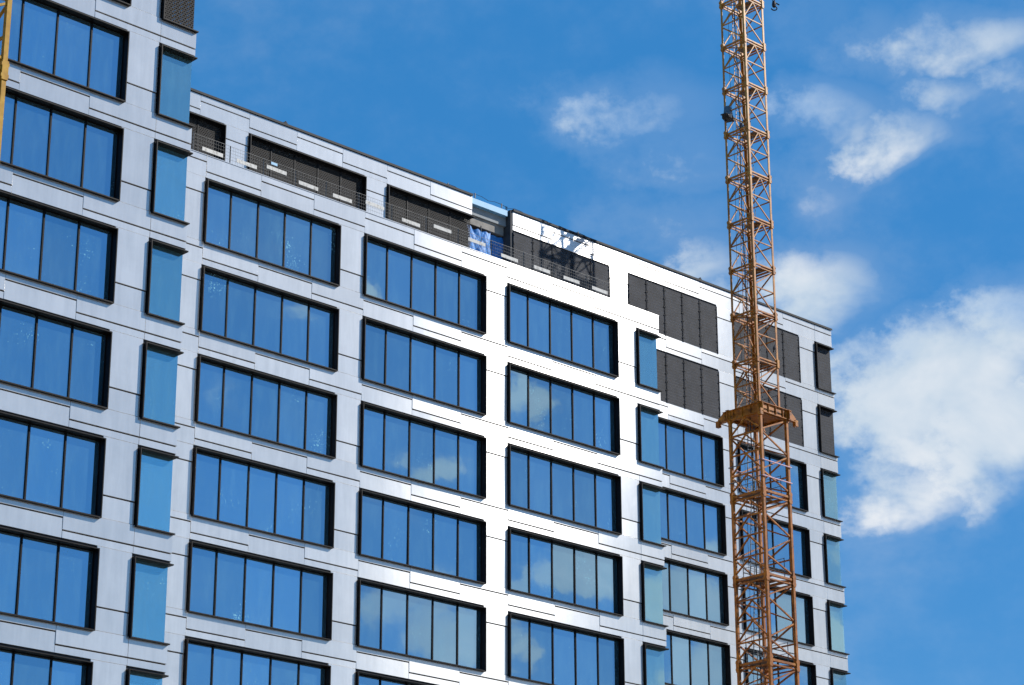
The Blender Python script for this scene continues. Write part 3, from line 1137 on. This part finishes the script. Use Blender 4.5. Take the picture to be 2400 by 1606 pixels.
CRANE = put('tower_crane', None, (CX, CY, 0))
tag(CRANE, 'rusty orange yellow lattice tower crane standing before the right end of the building', 'crane')
for k in range(-9, 8):
    mast_upper(CRANE, k, 1 if k < 5 else 2)
nlow = int((LZ0) / LS)
for k in range(nlow):
    mast_lower(CRANE, k)
def base_frame(m):
    zb = LZ0 - LS * nlow
    m.box((-2.2, -2.2, 0), (2.2, 2.2, .45), 1)
    for c in 'LNRF':
        p = cp(c, LW, 0)
        m.box((p.x - .11, p.y - .11, .45), (p.x + .11, p.y + .11, zb))
put('base', cmesh(('base', 0), base_frame, 'crane_paint', 'concrete'), (CX, CY, 0), CRANE)
# collar where the slim mast stands in the wide one
def collar():
    zt, zb = ZO - 4.335, ZO - 4.85
    root = CRANE
    def girder(m, p, q, tip0, tip1):
        p, q = Vector(p), Vector(q)
        d = (q - p).normalized()
        n = Vector((d.y, -d.x, 0))
        H = zt - zb
        Lg = (q - p).length
        # web with tapered end, flanges
        def prism(prof, y0, y1):
            b = len(m.v)
            for yy in (y0, y1):
                for s_, z in prof:
                    m.v.append(tuple(p + d * s_ + n * yy + Vector((0, 0, z))))
            k = len(prof)
            m.f.append(tuple(b + i for i in range(k)))
            m.f.append(tuple(b + k + i for i in reversed(range(k))))
            for i in range(k):
                j = (i + 1) % k
                m.f.append((b + i, b + k + i, b + k + j, b + j))
            m.mi += [0] * (k + 2)
        prof = [(0, 0), (Lg, 0), (Lg, H * .42), (Lg - .38 * tip1, H), (0, H)]
        prism(prof, -.02, .02)
        m.beam(p + Vector((0, 0, .012)), q + Vector((0, 0, .012)), .20, .03)
        m.beam(p + Vector((0, 0, H - .012)), q - d * .38 * tip1 + Vector((0, 0, H - .012)), .20, .03)
        for i in range(5):
            c = p + d * (.2 + i * (Lg - .7) / 4)
            m.beam(c + Vector((0, 0, .03)), c + Vector((0, 0, H - .03)), .16, .02, up=tuple(d))
    e = LW + .04
    for i, (a, b) in enumerate((((-e, -e - .2, 0), (-e, e + .72, 0)), ((e, -e - .2, 0), (e, e + .72, 0)), ((-e - .15, -e, 0), (e + .66, -e, 0)), ((-e - .15, e, 0), (e + .66, e, 0)))):
        m = MB()
        girder(m, a, b, 0, 1)
        zz = zb + (0.0 if i < 2 else .035)
        put('collar_girder', m.mesh('collar_girder', 'crane_paint'), (CX, CY, zz), root)
    m = MB()
    m.box((-e + .1, -e + .1, -.02), (e - .1, e - .1, .0))
    put('collar_floor', m.mesh('collar_floor', 'crane_paint'), (CX, CY, zb + .12), root)
    for x, y in ((-e, e + .70), (e + .64, -e), (-e - .1, -e - .1)):
        m = MB()
        m.box((-.10, -.10, -.18), (.10, .10, .14))
        put('collar_shoe', m.mesh('collar_shoe', 'crane_paint'), (CX + x, CY + y, zb), root)
collar()
# cables and conduit running up inside the mast
for i, (dx, dy, r_) in enumerate(((-.45, .10, .022), (-.30, .25, .014), (-.62, .42, .010), (.20, -.15, .016))):
    m = MB()
    pts = []
    for k in range(30):
        z = 2.0 + k * (Z0 + 20 - 2.0) / 29
        pts.append((dx + .035 * math.sin(k * 1.3 + i), dy + .03 * math.cos(k * 1.7 + i), z))
    m.tube(pts, r_, 5)
    put('cable', m.mesh('cable', 'black_rubber'), (CX, CY, 0), CRANE)
# pink tubes and dark guard rails tied round the wide mast
for z, m_ in ((-7.31, 'pink_tube'), (-8.13, 'pink_tube')):
    for p, q, mat in (((-LW - .1, -LW - .12), (LW + .12, -LW - .12), m_), ((-LW - .12, -LW - .1), (-LW - .12, LW + .1), 'lamp_grey'), ((-LW, LW + .12), (LW, LW + .12), m_)):
        m = MB()
        m.tube([(p[0], p[1], 0), (q[0], q[1], 0)], .028)
        put('guard_tube', m.mesh('guard_tube', mat), (CX, CY, ZO + z), CRANE)
# flood lamps on the slim mast
def flood(x, y, z, s, yaw):
    m = MB()
    m.hexa([(-.34 * s, -.30 * s, -.34 * s), (.34 * s, -.30 * s, -.34 * s), (.34 * s, .22 * s, -.34 * s), (-.34 * s, .22 * s, -.34 * s),
            (-.24 * s, -.22 * s, .40 * s), (.24 * s, -.22 * s, .40 * s), (.24 * s, .16 * s, .40 * s), (-.24 * s, .16 * s, .40 * s)])
    fl = put('floodlight', m.mesh('floodlight', 'lamp_grey'), (x, y, z), CRANE, (0, 0, yaw))
    m = MB()
    m.box((-.42 * s, -.36 * s, -.62 * s), (.42 * s, .30 * s, -.345 * s))
    m.hexa([(-.80 * s, -.22 * s, -.46 * s), (-.42 * s, -.30 * s, -.66 * s), (-.42 * s, .24 * s, -.66 * s), (-.80 * s, .16 * s, -.46 * s),
            (-.80 * s, -.22 * s, -.43 * s), (-.42 * s, -.30 * s, -.40 * s), (-.42 * s, .24 * s, -.40 * s), (-.80 * s, .16 * s, -.43 * s)])
    o = bpy.data.objects.new('hood', m.mesh('hood', 'black_rubber'))
    COL.objects.link(o)
    o.parent = fl
    m = MB()
    m.beam((0, .25 * s, -.1 * s), (0, .55 * s, -.1 * s), .06, .06)
    o = bpy.data.objects.new('bracket', m.mesh('bracket', 'lamp_grey'))
    COL.objects.link(o)
    o.parent = fl
# crown of the crane above the picture: slewing ring, cab, jib and counter jib
def crown():
    zt = Z0 + 9 * US
    ang_ = math.atan2(3.185 - CY, 39.454 - CX)
    d = Vector((math.cos(ang_), math.sin(ang_), 0))
    n = Vector((-d.y, d.x, 0))
    m = MB()
    m.tube([(0, 0, 0), (0, 0, .7)], 1.15, 20)
    put('slewing_ring', m.mesh('slewing_ring', 'crane_paint'), (CX, CY, zt), CRANE)
    m = MB()
    m.box((-.7, -.7, 0), (.7, .7, 2.0))
    for a, b in (((-.7, -.7), (0, 0)), ((.7, -.7), (0, 0)), ((.7, .7), (0, 0)), ((-.7, .7), (0, 0))):
        m.beam((a[0], a[1], 2.0), (b[0], b[1], 7.0), .16)
    put('tower_head', m.mesh('tower_head', 'crane_paint'), (CX, CY, zt + .7), CRANE)
    m = MB()
    def lattice(l0, l1, step, top):
        A = [d * l0 + n * .6, d * l0 - n * .6, d * l0 + Vector((0, 0, top))]
        B = [d * l1 + n * .6, d * l1 - n * .6, d * l1 + Vector((0, 0, top))]
        for a, b in zip(A, B):
            m.beam(a, b, .11)
        k = 0
        nst = int(abs(l1 - l0) / step)
        for i in range(nst):
            t0, t1 = i / nst, (i + 1) / nst
            tm = (t0 + t1) / 2
            for s_ in (0, 1):
                m.beam(lerp(A[s_], B[s_], t0), lerp(A[2], B[2], tm), .06)
                m.beam(lerp(A[2], B[2], tm), lerp(A[s_], B[s_], t1), .06)
            m.beam(lerp(A[0], B[0], t0), lerp(A[1], B[1], t0), .06)
    lattice(.9, 34, 1.6, 1.25)
    put('jib', m.mesh('jib', 'crane_paint'), (CX, CY, zt + 1.6), CRANE)
    m = MB()
    lattice(-.9, -11, 1.6, .9)
    put('counter_jib', m.mesh('counter_jib', 'crane_paint'), (CX, CY, zt + 1.6), CRANE)
    m = MB()
    c = d * -10
    m.box((c.x - .9, c.y - .9, -1.6), (c.x + .9, c.y + .9, .4))
    put('counterweight', m.mesh('counterweight', 'concrete'), (CX, CY, zt + 1.6), CRANE)
    for l in (30, -10.5):
        m = MB()
        m.beam(d * l + Vector((0, 0, 2.6 if l > 0 else 2.4)), (0, 0, 7.6), .05)
        put('tie_bar', m.mesh('tie_bar', 'crane_paint'), (CX, CY, zt), CRANE)
    # hook block on its hoist rope
    hx, hy, hz = 39.454, 3.185, 19.714 + ZO
    root = put('hook_block', None, (hx, hy, hz))
    tag(root, 'small black crane hook on hoist ropes at the upper picture edge beside the mast', 'hook')
    m = MB()
    top = zt + 1.6 - hz
    m.tube([(.06, 0, .18), (.06, 0, top)], .030)
    m.tube([(-.05, .05, .22), (-.05, .05, top)], .018)
    put('hoist_rope', m.mesh('hoist_rope', 'black_rubber'), (hx, hy, hz), root)
    m = MB()
    m.tube([(0, 0, .26), (0, 0, .16), (0, 0, .02), (0, 0, -.10), (0, 0, -.16)], [.05, .10, .12, .10, .04], 10)
    put('hook_body', m.mesh('hook_body', 'black_rubber'), (hx, hy, hz), root)
    m = MB()
    pts = [(.10 * math.sin(t) * 1.2, -.10 * math.sin(t), -.20 - .12 * math.cos(t)) for t in [rad(a) for a in range(180, -120, -25)]]
    m.tube(pts, [.035] * (len(pts) - 1) + [.012], 8)
    m.beam((.06, -.04, .14), (.24, -.18, .02), .05)
    put('hook_tip', m.mesh('hook_tip', 'black_rubber'), (hx, hy, hz), root)
crown()
flood(CX - UW - .05, CY + UW - .22, Z0 - US * 1.5 - .05, .72, rad(20))
flood(CX - .05, CY + .25, Z0 - US * 1.78, .40, rad(200))

# bird perched on a brace of the crane
def bird():
    t_ = .62
    p = Vector((36.91, CY - UW - .03, ZO - 1.24))
    m = MB()
    m.tube([(-.09, 0, -.13), (-.05, 0, -.03), (0, 0, .06), (.05, 0, .15), (.08, 0, .20), (.105, 0, .235), (.135, 0, .25), (.165, 0, .245), (.20, 0, .235)],
           [.010, .035, .060, .068, .055, .038, .040, .026, .004], 10)
    m.tube([(-.03, .0, -.02), (-.01, .0, -.055)], .010, 5)
    me = m.mesh('perched_bird', 'feathers')
    for pl in me.polygons:
        pl.use_smooth = True
    o = put('perched_bird', me, p + Vector((0, 0, .06)), None, (0, rad(-12), rad(-20)))
    tag(o, 'small dark bird perched on a crane brace in front of the grey mesh', 'bird')
bird()

# ------------------------------------------------------------------ second crane at the left picture edge
D2 = 62.0
az2 = rad(30.69)
ex, ey = CAM.x + D2 * math.sin(az2), CAM.y + D2 * math.cos(az2)
h2 = .85
CRANE2 = put('tower_crane', None, (ex - h2 - .08, ey + h2, 0))
tag(CRANE2, 'yellow lattice crane mast cut off by the left picture edge', 'crane')
n2_ = int((ZO + 8) / LS) + 1
z2 = ZO - 12.48 + LS * 4
n2_ = int(z2 / LS)
for k in range(n2_):
    mast_lower(CRANE2, k, ex - h2 - .08, ey + h2, z2, h2, 'yellow_leg')
m = MB()
m.box((-2.0, -2.0, 0), (2.0, 2.0, z2 - LS * n2_ if z2 - LS * n2_ > .3 else .4))
put('base', m.mesh('base', 'concrete'), (ex - h2 - .08, ey + h2, 0), CRANE2)
